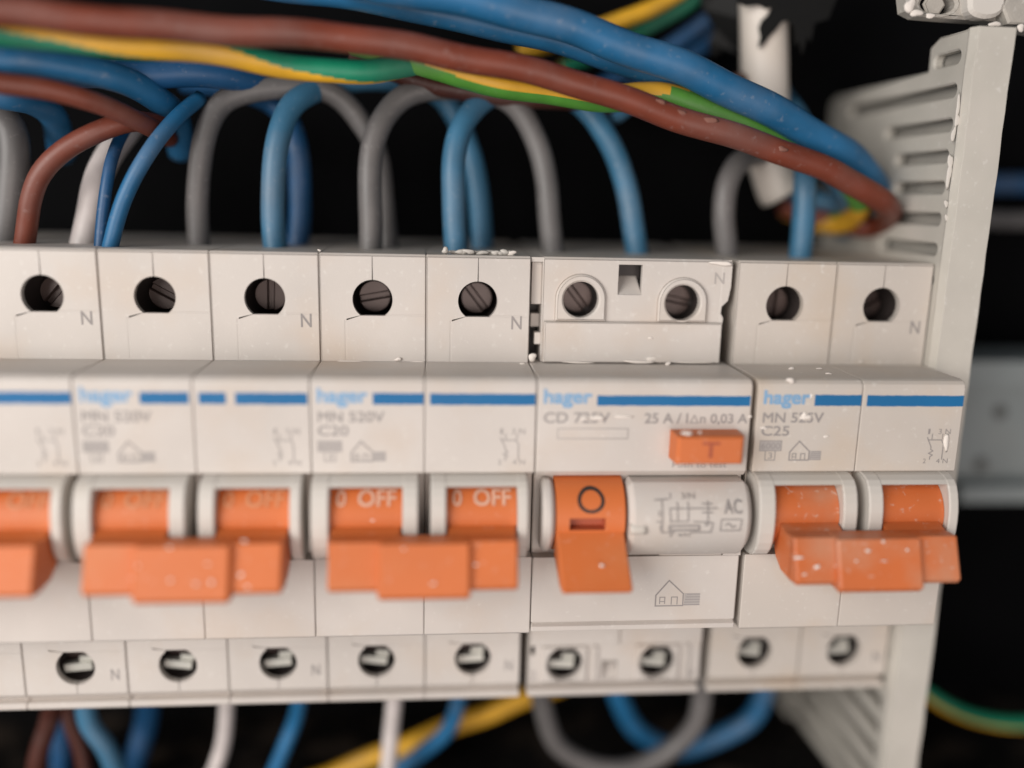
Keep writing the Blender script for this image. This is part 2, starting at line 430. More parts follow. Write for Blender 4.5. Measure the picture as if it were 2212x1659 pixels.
N_TOP = n_mesh(31.9, 33.6, 27.9, 30.1, 13.5, INK)
def off_mesh(mt):
    out = []
    for xa in (3.0, 21.0):
        mb = MB(); sf = lambda z: round_face(R_DRUM)(z)-.14
        put_text(mb, '0', xa+.9, xa+2.3, 2.3, 4.35, sf, 0, fat=.06); put_text(mb, 'OFF', xa+4.2, xa+10.0, 2.3, 4.35, sf, 0, fat=.12)
        out.append(mb.mesh('lettering', [mt]))
    return out
OFF = off_mesh(WHITEINK); OFF_DIM = off_mesh(mat('dim_ink', (.60, .25, .12), .6, .1, bevel=0))

def breaker(x0, label, stripes=None, text=None, look='clean', yellowed=False, off=None, dz=0.):
    t = thing('circuit_breaker', label, 'circuit breaker', (x0, 0, dz), 'two-pole circuit breakers in the row')
    for k in (0, 1):
        p = obj('pole_body', POLE_Y if yellowed else POLE, t); p.location.x = 17.5*k*MM
        obj('toggle_surround', SUR[k], t)
        d = obj('toggle_drum', DRUM[look][k], t)
        if off: obj('lettering', off[k], d)
        for me, zc, an in ((SCREW_T, 32.6, .5+k*1.1+x0*.07), (SCREW_B, -33.1, .12-k*.2)):
            s = obj('terminal_screw', me, t); s.location = Vector((8.7+17.5*k, 0, zc))*MM; s.rotation_euler.y = an
        for me in (stripes or [STRIPE])[k if stripes else 0][0 if stripes else k:][:9 if stripes else 1]: obj('blue_stripe', me, t)
    h = obj('handle', HANDLE[look][0], t); obj('tie_bar', HANDLE[look][1], h)
    obj('brand_lettering', BRAND, t)
    if text: obj('lettering', text, t)
    obj('rating_box', RATING, t); obj('house_symbol', HOUSE, t); obj('circuit_diagram', DIAGRAM, t)
    obj('lettering', N_TOP, t); obj('lettering', N_BOT, t)
    return t
TXT20 = text_mesh([('MN 520V', 1.1, 11.2, 15.1, 16.75), ('C20', 1.05, 5.65, 12.9, 14.5)], INK)
TXT25 = text_mesh([('MN 525V', 1.1, 11.2, 15.1, 16.75), ('C25', 1.05, 5.65, 12.9, 14.5)], INK)
bz = breaker(-35.04, 'mostly cut off breaker at the start of the row, beside the C20 breakers', text=TXT20, off=OFF_DIM)
ba = breaker(0, 'breaker with white-dotted orange handle between the cut off breaker and the OFF-marked one', stripes=WORN, text=TXT20, off=OFF_DIM)
bb = breaker(35.04, 'breaker marked MN 520V C20 and white OFF, beside the switch with push button', text=TXT20, off=OFF)
br = breaker(105.75, 'breaker marked MN 525V C25 at the end of the row, beside the slotted duct', text=TXT25, look='dusty', yellowed=True)

# ------------------------------------------------------------------ residual current switch
rcd = thing('residual_current_switch', 'residual current switch with orange push button marked T and toggle marked O', 'safety switch', (70.14, 0, 0))
RPROF = [(58, 40.2), (14.2, 40.2), (13.8, 39.8), (13.8, 22.2), (1.6, 22.2), (.75, 22.0), (.2, 21.5), (0, 20.8),
         (0, 7.0), (.8, 6.1), (2.0, 5.8), (2.0, -7.7), (0, -7.7), (0, -19.2), (.5, -19.4), (-.35, -19.8), (-.35, -20.6), (.4, -20.9),
         (13.3, -22.0), (13.3, -38.3), (15.1, -39.9), (13.7, -39.95), (13.5, -40.2), (13.5, -41.0), (13.8, -41.3), (58, -41.3)]
def rcd_body():
    mb = MB()
    shell(mb, .02, 34.75, [(40, 22.2), (1.6, 22.2), (.75, 22.0), (.2, 21.5), (0, 20.8), (0, 7.0), (.8, 6.1), (2.0, 5.8), (2.0, -7.7), (0, -7.7),
        (0, -19.2), (.5, -19.4), (-.35, -19.8), (-.35, -20.6), (.4, -20.9), (13.0, -22.0), (40, -22.0)], (), .2)
    shell(mb, 1.95, 33.1, [(58, 40.2), (14.2, 40.2), (13.8, 39.8), (13.8, 22.3), (40, 22.3)], (2,), .2)
    shell(mb, 1.4, 34.0, [(40, -22.1), (13.3, -22.1), (13.3, -38.3), (15.1, -39.9), (13.7, -39.95), (13.5, -40.2), (13.5, -41.0), (13.8, -41.3), (58, -41.3)], (1,), .2)
    mb.box(.1, 34.7, 19, 57, 22.4, 39.6, 1)
    # terminal face above: base sheet with two screw holes and a square latch opening
    notch = [(14.9, 34.0), (19.0, 34.0), (19.0, 39.1), (14.9, 39.1)]
    plate(mb, [(2.15, 22.3), (2.15, 39.8), (34.6, 39.8), (34.6, 35.6), (34.2, 33.2), (33.2, 32.2), (33.1, 31.0), (33.6, 30.2), (33.3, 27), (32.9, 22.3)],
          [circ(8.55, 33.1, 3.3), circ(26.2, 32.8, 3.3), notch], 13.8, 15.0)
    mb.add([(14.9, 13.85, 34.0), (19.0, 13.85, 34.0), (18.6, 17.2, 37.0), (14.9, 17.2, 37.0)], [(0, 1, 2, 3)])
    mb.box(14.6, 19.4, 17.2, 24, 33.8, 39.4, 1)
    for cx, cz in ((8.55, 33.1), (26.2, 32.8)):
        P = [(cx-4.3, 29.5), (cx+4.3, 29.5)]+arc(cx, cz, 4.3, 0, 180, 20)
        plate(mb, P, [circ(cx, cz, 3.05)], 13.1, 14.9, .3)
        well(mb, cx, cz, 3.4, 14.9, 26, 1)
    plate(mb, [(2.4, 22.4), (33.2, 22.4), (33.2, 29.35), (2.4, 29.35)], [], 12.75, 13.9, .15)
    # ragged latch pieces in the gap beside the next breaker
    mb.box(.25, 2.0, 15.0, 18, 32.1, 39.2); mb.box(.9, 2.1, 14.2, 16, 25.3, 27.3); mb.box(.4, 1.9, 16.5, 18, 28.0, 30.3)
    mb.box(.0, 2.1, 14.0, 50, 39.3, 40.1); mb.box(33.0, 34.6, 14.2, 50, 39.3, 40.15)
    # terminal face below
    n2 = [(15.2, -34.0), (15.2, -37.9), (18.1, -37.9), (18.1, -34.0)]
    plate(mb, [(1.6, -22.1), (1.6, -38.3), (33.8, -38.3), (33.7, -22.1)], [circ(8.2, -34.4, 3.45), circ(25.6, -34.4, 3.45), n2, [(1.8, -30.7), (1.8, -32.6), (2.6, -32.6), (2.6, -30.7)]], 13.3, 14.6)
    mb.add([(15.2, 16.5, -34.0), (18.1, 16.5, -34.0), (18.1, 13.5, -37.9), (15.2, 13.5, -37.9)], [(0, 1, 2, 3)])
    for cx in (8.2, 25.6):
        P = [(cx+4.2, -30.9), (cx-4.2, -30.9)]+arc(cx, -34.4, 4.2, 180, 360, 16)
        P = [(cx-4.2, -30.9), (cx-4.2, -38.1), (cx+4.2, -38.1), (cx+4.2, -30.9)]
        plate(mb, P, [circ(cx, -34.4, 3.3)], 12.75, 14.4, .3)
        well(mb, cx, -34.4, 3.6, 14.6, 20.5, 1)
        mb.box(cx+5.3, cx+6.0, 12.9, 13.4, -38.0, -30.9)
    mb.box(18.4, 33.8, 12.9, 13.45, -30.6, -22.4); mb.box(1.8, 18.0, 12.9, 13.45, -30.6, -22.4)
    return mb.mesh('switch_body', [HOUSING, RECESS_SHADE])
obj('switch_body', rcd_body(), rcd)
def rcd_barrel():
    mb = MB(); sf = R_SUR
    a0, a1 = 56, -62
    A = [(BC[0]-sf*math.cos(math.radians(t)), BC[1]+sf*math.sin(math.radians(t))) for t in [a0+(a1-a0)*i/22 for i in range(23)]]
    sweep_x(mb, 14.75, 34.65, A+[(1.95, A[-1][1]), (1.95, A[0][1])], .8)
    A2 = [(BC[0]-6.6*math.cos(math.radians(t)), BC[1]+6.6*math.sin(math.radians(t))) for t in [68-130*i/22 for i in range(23)]]
    sweep_x(mb, 1.0, 2.95, A2+[(1.95, A2[-1][1]), (1.95, A2[0][1])], .6)
    mb.box(21.1, 31.7, .25, 2.1, -7.75, -4.9)
    mb.box(31.9, 34.9, .0, 2.1, -7.72, -5.0)
    return mb.mesh('toggle_cover', [HOUSING])
cover = obj('toggle_cover', rcd_barrel(), rcd)
# push button
def button_mesh():
    mb = MB()
    x0, x1, z0, z1, d, c = 21.6, 32.6, 9.3, 14.0, -4.2, .45
    vs = []
    for y, i in ((0.05, 0), (d+c, .12), (d, c+.1)):
        vs += [(x0+i, y, z0+i*.5), (x1-i, y, z0+i*.5), (x1-i, y, z1-i*.7), (x0+i, y, z1-i*.7)]
    fs = [(k*4+i, k*4+(i+1) % 4, k*4+4+(i+1) % 4, k*4+4+i) for k in range(2) for i in range(4)]+[(8, 9, 10, 11)]
    mb.add(vs, fs); return mb.mesh('push_button', [ORANGE])
btn = obj('push_button', button_mesh(), rcd)
mb = MB(); put_text(mb, 'T', 25.7, 28.4, 10.45, 12.9, lambda z: -4.2, 0, fat=.12); obj('lettering', mb.mesh('lettering', [DARKRED]), btn)
# toggle with pocket
def rcd_drum():
    mb = MB(); r = 6.3; xs = [3.2, 5.3, 11.0, 14.25]
    az = lambda z: math.degrees(math.asin((z-BC[1])/r))
    ts = [84, 78, 72, 66, 60, 54, 48, 42, 36, 30, 24, 18, 13, az(.35), 0, az(-1.6), -24, -32, -40, -50, -65]
    pt = lambda x, t, rr=r: (x, BC[0]-rr*math.cos(math.radians(t)), BC[1]+rr*math.sin(math.radians(t)))
    for i in range(len(ts)-1):
        for j in range(3):
            if j == 1 and 13 <= i < 15: continue
            mb.add([pt(xs[j], ts[i]), pt(xs[j+1], ts[i]), pt(xs[j+1], ts[i+1]), pt(xs[j], ts[i+1])], [(0, 1, 2, 3)], 0, True)
    ta, tb = ts[13], ts[15]; d = r-1.6
    o = [pt(xs[1], ta), pt(xs[2], ta), pt(xs[2], tb), pt(xs[1], tb)]; k = [pt(xs[1], ta, d), pt(xs[2], ta, d), pt(xs[2], tb, d), pt(xs[1], tb, d)]
    mb.add(o+k, [(4, 5, 6, 7), (0, 1, 5, 4), (1, 2, 6, 5), (2, 3, 7, 6), (3, 0, 4, 7)], 1)
    for x in (xs[0], xs[3]):
        L = [pt(x, t) for t in ts]+[(x, 2, -7), (x, 2, 5.5)]
        mb.add(L, [tuple(range(len(L)))], 0)
    me = mb.mesh('toggle_drum', [ORANGE, DARKRED])
    import bmesh
    bm = bmesh.new(); bm.from_mesh(me); bmesh.ops.remove_doubles(bm, verts=bm.verts, dist=1e-6); bmesh.ops.recalc_face_normals(bm, faces=bm.faces); bm.to_mesh(me); bm.free()
    me.set_sharp_from_angle(angle=math.radians(40)); return me
rd = obj('toggle_drum', rcd_drum(), rcd)
mb = MB(); ring(mb, 8.75, 3.0, 1.62, 2.2, round_face(6.3), 0, 32, .84); obj('ring_mark', mb.mesh('ring_mark', [BLACKINK]), rd)
def lever_mesh():
    mb = MB(); P = [(-3.3, -1.75), (-10.4, -8.6), (-9.9, -9.4), (-7.5, -9.3), (-1.5, -6.5)]
    ip = inset(P, .25); n = len(P)
    wid = lambda y: (3.25+(-y-3)*.03, 14.2+(-y-3)*.03)
    vs = []
    for side, Q, e in ((0, ip, 0), (0, P, .25), (1, P, -.25), (1, ip, 0)): vs += [(wid(p[0])[side]+e, p[0], p[1]) for p in Q]
    fs = [(k*n+i, k*n+(i+1) % n, (k+1)*n+(i+1) % n, (k+1)*n+i) for k in range(3) for i in range(n)]+[tuple(range(n)), tuple(range(3*n, 4*n))]
    mb.add(vs, fs); return mb.mesh('lever', [ORANGE])
obj('lever', lever_mesh(), rcd)
mb = MB(); tube(mb, [(14.8, -4.1, -1.2), (16.0, -4.15, -1.2), (17.4, -4.1, -1.2)], 1.0, 12); obj('lock_peg', mb.mesh('lock_peg', [SURROUND]), rcd)
# print
obj('brand_lettering', BRAND, rcd)
obj('blue_stripe', stripe_mesh(9.5, 34.4, 17.85, 19.5), rcd)
obj('lettering', text_mesh([('CD 725V', 1.1, 11.6, 15.0, 16.7)], INK), rcd)
obj('lettering', text_mesh([('25 A / I', 17.3, 24.3, 14.95, 16.6), ('n 0,03 A', 26.35, 34.1, 14.75, 16.5)], INK), rcd)
mb = MB(); stroke(mb, [(24.75, 15.05), (25.4, 16.3), (26.05, 15.05), (24.75, 15.05)], .17, flat); obj('lettering', mb.mesh('lettering', [INK]), rcd)
obj('lettering', text_mesh([('Push to test', 22.3, 31.3, 7.6, 8.5)], INK, fat=0), rcd)
mb = MB(); stroke(mb, [(3.4, 12.45), (14.7, 12.45), (14.7, 14.1), (3.4, 14.1), (3.4, 12.45)], .16, flat); obj('label_outline', mb.mesh('label_outline', [INK_PALE]), rcd)
obj('house_symbol', house_mesh(1.42, 20.9, -16.6), rcd)
def rcd_symbol():
    mb = MB(); sf = lambda z: round_face(R_SUR)(z)-.13; o = lambda x, y: (18.85+(x-920)*.0246, 3.9-(y-330)*.0232)
    S = lambda *p, w=.17: stroke(mb, [o(*q) for q in p], w, sf, 0, .06)
    S((915, 350), (1000, 345)); S((960, 350), (960, 570), (1045, 570)); S((1010, 403), (1320, 403))
    for x in (1060, 1130): S((x, 365), (x, 490))
    S((1010, 403), (1015, 490)); S((1010, 490), (1130, 490)); S((1165, 490), (1295, 500))
    S((1010, 520), (1205, 520), (1205, 552), (1010, 552), (1010, 520), w=.3); S((1150, 570), (1285, 570), (1295, 500))
    S((1225, 375), (1290, 375)); S((1225, 430), (1290, 430)); S((1260, 360), (1260, 520)); S((1240, 520), (1265, 495))
    S((940, 420), (940, 450)); S((925, 490), (960, 490)); S((955, 520), (955, 545), w=.4)
    put_text(mb, '1   3/N', *(o(1015, 0)[0], o(1180, 0)[0]), o(0, 345)[1], o(0, 310)[1], sf); put_text(mb, '2  4/N', *(o(1010, 0)[0], o(1150, 0)[0]), o(0, 603)[1], o(0, 575)[1], sf)
    put_text(mb, 'AC', o(1368, 0)[0], o(1485, 0)[0], o(0, 440)[1], o(0, 350)[1], sf, 0, fat=.06)
    S((1350, 478), (1485, 478), (1478, 558), (1345, 558), (1350, 478), w=.14)
    S((1380, 520), (1395, 505), (1410, 515), (1425, 535), (1445, 525), w=.18)
    return mb.mesh('circuit_diagram', [INK])
obj('circuit_diagram', rcd_symbol(), cover)
obj('lettering', n_mesh(31.6, 33.3, 36.1, 38.0, 13.8), rcd); obj('lettering', n_mesh(30.9, 32.6, -37.6, -36.1, 13.3), rcd)
mb = MB(); put_text(mb, '2', 1.7, 2.9, -37.7, -35.8, lambda z: 13.25, 0, fat=.04); obj('lettering', mb.mesh('lettering', [INK_PALE]), rcd)
for me, cx, cz, an in ((SCREW_T, 8.55, 33.1, .9), (SCREW_T, 26.2, 32.8, .2), (SCREW_B, 8.2, -34.4, .05), (SCREW_B, 25.6, -34.4, .1)):
    s = obj('terminal_screw', me, rcd); s.location = Vector((cx, -.9 if cz > 0 else -.6, cz))*MM; s.rotation_euler.y = an

# ------------------------------------------------------------------ splashes of white paint and plaster on the devices
def splashes(t, spots, name='paint_splash', m=None, th=.35):
    mb = MB(); ox = t.location/MM
    for x, y, Y, rx, rz in spots:
        if Y < -7 and t is not rcd: Y = handle_y(x, y); rx *= .72; rz *= .75
        p = at(x, y, Y)-ox; k = .0735*1.0
        blob(mb, p.x, p.y, p.z, rx*k, max(.06, min(rx, rz)*k*th), rz*k)
    o = obj(name, mb.mesh(name, [m or PAINT]), t); o['kind'] = 'stuff'
def handle_y(x, y):
    """depth of the handle face (or the tie bar in its middle) seen at a pixel"""
    Y = -10.
    for _ in range(4):
        p = at(x, y, Y); lx = min((p.x-o for o in (0, 35.04, 105.75) if p.x > o), default=0)
        Y = apron_y(min(APT[1], p.z))-(1.25 if 10.9 < lx < 24.3 else 0)
    return Y-.03
splashes(ba, [(366, 1183, -9.3, 6, 4), (298, 1223, -9.6, 3, 3), (448, 1218, -10, 5, 3), (368, 1254, -11, 6, 4), (423, 1262, -11.1, 6, 4),
              (457, 1258, -11.1, 7, 5), (520, 1242, -9.5, 7, 6), (528, 1169, -7.9, 7, 4), (535, 1268, -10.4, 6, 4), (285, 1248, -10, 4, 2)])
splashes(bb, [(860, 776, 13.2, 8, 4), (805, 1125, -3.2, 6, 3), (936, 1261, -11.2, 7, 4), (1028, 1220, -9.6, 6, 4), (872, 1186, -9.2, 5, 3), (760, 781, 13.3, 30, 2), (900, 782, 13.3, 18, 2),
              (1150, 772, 13.2, 11, 9), (1128, 786, 12, 6, 3), (1105, 547, 16, 12, 6), (690, 541, 16, 4, 3)])
random.seed(23)
splashes(bb, [(962, 541, 16, 9, 7)]+[(985+i*9.5, 543.5+.25*i+random.uniform(-1, 1), 16.5+random.uniform(-1, 1), random.uniform(11, 17), random.uniform(4.5, 6.5)) for i in range(13)], 'plaster_crumb', PLASTER, .8)
splashes(rcd, [(1405, 775, 13, 20, 12), (1380, 782, 12.6, 36, 4), (1443, 786, 12, 7, 5), (1500, 783, 12.4, 40, 2), (1250, 783, 12.6, 40, 2), (1560, 569, 13.5, 30, 5), (1405, 730, 12.7, 5, 3), (1620, 900, -.1, 5, 3),
               (1484, 936, -4.3, 11, 5), (1512, 934, -3.6, 5, 2), (1300, 1222, -8, 6, 3), (1290, 903, -.1, 22, 4), (1345, 900, -.1, 26, 3), (1262, 905, -.1, 8, 4)])
splashes(br, [(1710, 796, 9, 9, 3), (1708, 822, .2, 10, 6), (1742, 902, 0, 13, 6), (1738, 897, 0, 6, 9), (1753, 855, 0, 5, 5), (1784, 943, 0, 7, 3), (1650, 925, 0, 10, 3),
              (1770, 796, 8, 7, 2), (1790, 807, 4, 8, 2), (1860, 781, 13.2, 8, 2), (2044, 955, -.1, 6, 24), (1765, 1225, -10.8, 8, 8), (1738, 1241, -11.2, 6, 4), (1725, 1205, -9.6, 14, 5),
              (1875, 1190, -9.3, 8, 5), (1850, 1212, -10, 5, 3), (1908, 1170, -8.3, 6, 4), (1960, 1188, -8.4, 5, 4), (1910, 1212, -9.8, 10, 2), (1805, 1222, -10.5, 5, 2), (1630, 1052, -.2, 8, 3), (2000, 577, 14, 6, 2)])

# ------------------------------------------------------------------ slotted duct
duct = thing('cable_duct', 'pale grey slotted cable duct standing upright beside the C25 breaker', 'cable duct', (141, 12, 0))
def duct_wall():
    mb = MB(); slots = []
    top = 71.0
    P = [(0, -120), (50, -120), (50, 72.0), (48, 73.0), (11.4, 73.4), (11.6, 77.4), (9, 78.7), (0, 78.6)]
    zs = [(74.6, 9.8), (69.2, 41), (63.6, 24.4), (58.4, 19.5), (53.2, 18.5), (47.8, 18.5), (42.6, 22), (37.3, 24)]+[(-23.5-5.4*i, 42) for i in range(16)]
    for i, (z, y1) in enumerate(zs):
        y0 = 1.9
        zz = 1.05 if z > 0 else 1.45
        S = [(y0+zz, z-zz)]+[(y1-zz, z-zz)]+arc(y1-zz, z, zz, -60, 60, 4)+[(y1-zz, z+zz), (y0+zz, z+zz)]+arc(y0+zz, z, zz, 120, 240, 4)
        slots.append(S)
    # build in (Y,Z) then stand it across X
    q = MB(); plate(q, P, slots, 0, 1.6, .3)
    mb.v = [(y, x, z) for x, y, z in q.v]; mb.f, mb.mi, mb.sm = q.f, q.mi, q.sm
    return mb.mesh('slotted_wall', [DUCT])
obj('slotted_wall', duct_wall(), duct)
mb = MB(); mb.box(2.6, 6.2, 3.1, 49, -120, 71.5); mb.box(2.1, 6.2, 3.1, 10.5, 71.7, 77); obj('slot_backing', mb.mesh('slot_backing', [mat('slot_shade_grey', (.32, .30, .27), .6, .15, bevel=0)]), duct)  # added box behind the slots, its grey stands in for their shade
mb = MB()
n = 60; vs = []
for i in range(n+1):
    z = -120+(198.7)*i/n
    a, b = random.uniform(-.12, .12), random.uniform(-.1, .1)
    vs += [(-.1+a*.5, 0, z), (.5+a, -1.6, z), (6.9+b, -1.6, z), (7.3+b, -.9, z), (7.3+b, 3, z), (1.0, 3, z)]
mb.add(vs, [(6*i+k, 6*i+(k+1) % 6, 6*i+6+(k+1) % 6, 6*i+6+k) for i in range(n) for k in range(6)]+[tuple(range(6)), tuple(range(6*n, 6*n+6))])
obj('front_flange', mb.mesh('front_flange', [DUCT]), duct)
random.seed(11)
splashes(duct, [(2088-(y-60)*.085+random.uniform(-12, 6), y, 11.9, random.uniform(3, 7), random.uniform(8, 26)) for y in range(230, 600, 30)]
, 'plaster_smear', PLASTER, .05)

# ------------------------------------------------------------------ wires
def wire(name, label, pts, d, m, group=None, cat='wire', mis=None):
    mb = MB(); P = [at(*p) for p in pts]; o = P[0].copy()
    tube(mb, [p-o for p in P], d/2, 48 if mis else 16, mis, .6 if mis else 1.2, .22)
    w = obj(name, mb.mesh(name, m if isinstance(m, list) else [m])); w.location = o*MM
    return tag(w, label, cat, group)
def striped(a0, turns, width=.42):
    """two-colour insulation: which faces of the tube carry the second colour"""
    return lambda s, t: 1 if ((s/48-a0-turns*t) % 1) < width else 0
TOPG, BOTG = 'wires above the breakers', 'wires below the breakers'
# long wires across the top
LONG = [wire('brown_wire', 'thick brown wire sweeping across the front of the bundle to the duct', [(-160, 20, 2), (0, 28, 4), (300, 50, 7), (600, 74, 10), (800, 88, 12), (1000, 122, 13), (1250, 184, 14), (1500, 265, 15), (1700, 335, 17), (1830, 388, 19), (1895, 424, 22), (1922, 462, 29), (1890, 492, 37), (1790, 478, 42), (1690, 440, 46)], 4.3, BROWN, TOPG)]
LONG.append(wire('blue_wire', 'thick blue wire arching over the brown one down to the duct', [(700, -55, 13), (900, -20, 14), (1100, 22, 15), (1250, 62, 16), (1450, 138, 17), (1622, 220, 19), (1760, 290, 22), (1850, 352, 27), (1885, 405, 34), (1880, 455, 42), (1820, 490, 50)], 5.6, BLUE, TOPG))
wire('blue_wire', 'blue wire half hidden behind the thick arching blue one at the top edge', [(500, -40, 22), (800, -5, 22), (1000, 45, 22), (1200, 85, 23), (1400, 150, 24), (1560, 215, 26), (1700, 290, 30), (1790, 350, 35)], 4.6, BLUE, TOPG)
wire('blue_wire', 'light blue wire between the arching blue wire and the green one, hooked at its end', [(1330, 250, 34), (1400, 200, 27), (1500, 197, 24), (1620, 250, 25), (1740, 325, 27), (1812, 395, 31), (1822, 434, 36), (1780, 434, 40), (1700, 410, 45)], 3.8, BLUE3, TOPG)
wire('earth_wire', 'green and yellow wire dipping under the brown one and looping at the duct', [(770, 96, 26), (845, 114, 21), (949, 144, 18), (1052, 172, 18), (1155, 193, 19), (1293, 214, 21), (1380, 208, 22), (1450, 210, 22), (1553, 246, 22), (1691, 304, 23), (1770, 345, 25), (1830, 390, 29), (1856, 440, 34), (1830, 476, 39), (1780, 478, 43), (1700, 450, 47)], 4.5, [GREEN, YELLOW], TOPG, mis=lambda s, t: (1 if ((s/48-.90-.12*(t < .5)*math.sin(min(1, t*2)*3.14)) % 1) < (.27 if t < .46 else .15) else 0) if t < .84 else (1 if ((s/48-.12) % 1) < .5 else 0))
wire('earth_wire', 'green and yellow wire running along under the brown one from the edge', [(-120, 55, 8), (0, 66, 9), (103, 80, 10), (207, 95, 11), (310, 103, 12), (413, 110, 13), (517, 121, 14), (620, 140, 15), (708, 151, 16), (794, 154, 17), (880, 144, 19), (950, 134, 22), (1010, 130, 26)], 3.8, [TEAL, YELLOW], TOPG, mis=striped(-.22, .84, .36))
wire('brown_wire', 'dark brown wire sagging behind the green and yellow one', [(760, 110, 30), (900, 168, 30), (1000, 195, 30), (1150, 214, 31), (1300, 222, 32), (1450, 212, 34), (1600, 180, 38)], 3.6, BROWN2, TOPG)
wire('blue_wire', 'bright blue wire running in from the edge beneath the striped one', [(-120, 125, 14), (0, 131, 15), (103, 140, 17), (241, 166, 21), (330, 205, 26), (378, 250, 33), (390, 330, 40)], 4.6, BLUE, TOPG)
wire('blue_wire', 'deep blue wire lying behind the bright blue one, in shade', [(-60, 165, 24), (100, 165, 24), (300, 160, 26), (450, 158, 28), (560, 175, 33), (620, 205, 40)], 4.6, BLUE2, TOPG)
wire('blue_wire', 'short blue wire at the edge under the rust brown one', [(-120, 190, 22), (0, 206, 24), (70, 222, 28), (120, 262, 36), (140, 330, 44)], 4.6, BLUE, TOPG)
wire('brown_wire', 'rust brown wire sloping down to the deep blue pair', [(-120, 172, 10), (0, 181, 12), (103, 190, 14), (207, 222, 17), (293, 258, 21), (345, 284, 27), (368, 303, 33)], 3.2, BROWN3, TOPG)
wire('brown_wire', 'rust brown wire curving down into the cut off breaker', [(360, 268, 30), (276, 266, 24), (172, 305, 22), (103, 365, 22), (66, 440, 23), (44, 560, 25)], 3.4, BROWN3, TOPG)
wire('blue_wire', 'bright blue wire slanting into the breaker beside the white wire', [(430, 215, 30), (370, 265, 24), (318, 330, 20), (275, 420, 19), (236, 545, 20)], 2.6, BLUE, TOPG)
wire('blue_wire', 'thin blue wire standing between the white wire and the slanting blue one', [(290, 250, 34), (250, 330, 25), (232, 400, 22), (214, 545, 21)], 2.0, BLUE2, TOPG)
wire('white_wire', 'pinkish white wire entering the breaker beside the slanting blue wires', [(290, 260, 40), (235, 340, 34), (200, 420, 30), (172, 560, 28)], 4.6, WHITE, TOPG)
wire('grey_wire', 'grey wire hanging down at the edge behind the rust brown curve', [(-60, 220, 34), (10, 260, 32), (28, 330, 31), (20, 430, 31), (0, 580, 31)], 5.2, GREY, TOPG)
# jumpers from pole to pole
JG = 'jumper wires looping from breaker to breaker'
wire('grey_wire', 'grey jumper arching from the slanting blue wires to the next grey fork', [(432, 585, 30), (428, 430, 30), (438, 300, 30), (480, 222, 31), (560, 190, 32), (650, 188, 33), (720, 205, 34), (775, 258, 35), (815, 350, 36), (843, 585, 36)], 4.0, GREY, JG)
wire('grey_wire', 'grey jumper arching from the grey fork to the single grey leg', [(803, 585, 27), (797, 420, 27), (808, 300, 28), (850, 230, 30), (920, 195, 31), (1020, 190, 32), (1100, 218, 32), (1150, 290, 31), (1180, 400, 30), (1203, 600, 29)], 4.2, GREY, JG)
wire('blue_wire', 'blue jumper arching from behind the stripes to the paired blue legs', [(603, 585, 27), (588, 400, 27), (603, 290, 28), (640, 215, 31), (720, 180, 36), (830, 172, 38), (920, 190, 38), (975, 240, 38), (1015, 340, 38), (1038, 440, 37), (1045, 585, 36)], 4.2, BLUE3, JG)
wire('blue_wire', 'blue jumper arching from the paired blue legs to a lone blue leg', [(993, 585, 26), (980, 420, 26), (984, 320, 27), (1008, 250, 29), (1060, 205, 32), (1150, 185, 34), (1240, 212, 33), (1300, 275, 31), (1345, 380, 30), (1385, 600, 29)], 4.2, BLUE3, JG)
wire('blue_wire', 'blue leg coloured dark for shade just behind the first blue jumper', [(645, 585, 37), (648, 440, 37), (640, 320, 37), (600, 235, 38), (520, 190, 40), (400, 180, 44)], 4.2, BLUE2, JG)  # shade behind the jumper is put into the wire colour
wire('grey_wire', 'short grey hook beside the cream conduit', [(1577, 605, 28), (1566, 460, 28), (1574, 385, 29), (1606, 345, 32), (1660, 330, 38), (1730, 330, 46)], 4.2, GREY, TOPG)
wire('blue_wire', 'straight blue leg in front of the cream conduit', [(1728, 605, 26), (1735, 480, 26), (1740, 390, 27), (1738, 310, 31), (1720, 250, 38), (1680, 200, 48)], 4.2, BLUE3, TOPG)
# wires behind the arching blue one, at the top
wire('earth_wire', 'green and yellow wire slanting up behind the arching blue wire', [(1120, 118, 46), (1200, 92, 46), (1300, 60, 46), (1400, 20, 46), (1480, -25, 46)], 3.2, [YELLOW, TEAL], TOPG, mis=striped(.52, .1, .35))
wire('earth_wire', 'second green and yellow wire slanting up, darker and further back', [(1210, 150, 50), (1290, 112, 50), (1380, 70, 50), (1470, 20, 50), (1530, -25, 50)], 3.2, [TEAL, YELLOW], TOPG, mis=striped(-.12, .0, .2))
wire('blue_wire', 'deep blue wire slanting up, upper of the pair beside the conduit', [(1280, 200, 52), (1380, 140, 52), (1470, 85, 52), (1550, 25, 52), (1600, -25, 52)], 3.6, BLUE2, TOPG)
wire('blue_wire', 'deep blue wire slanting up, lower of the pair beside the conduit', [(1320, 240, 54), (1420, 160, 54), (1500, 110, 54), (1560, 60, 54), (1640, -10, 54)], 4.0, BLUE2, TOPG)
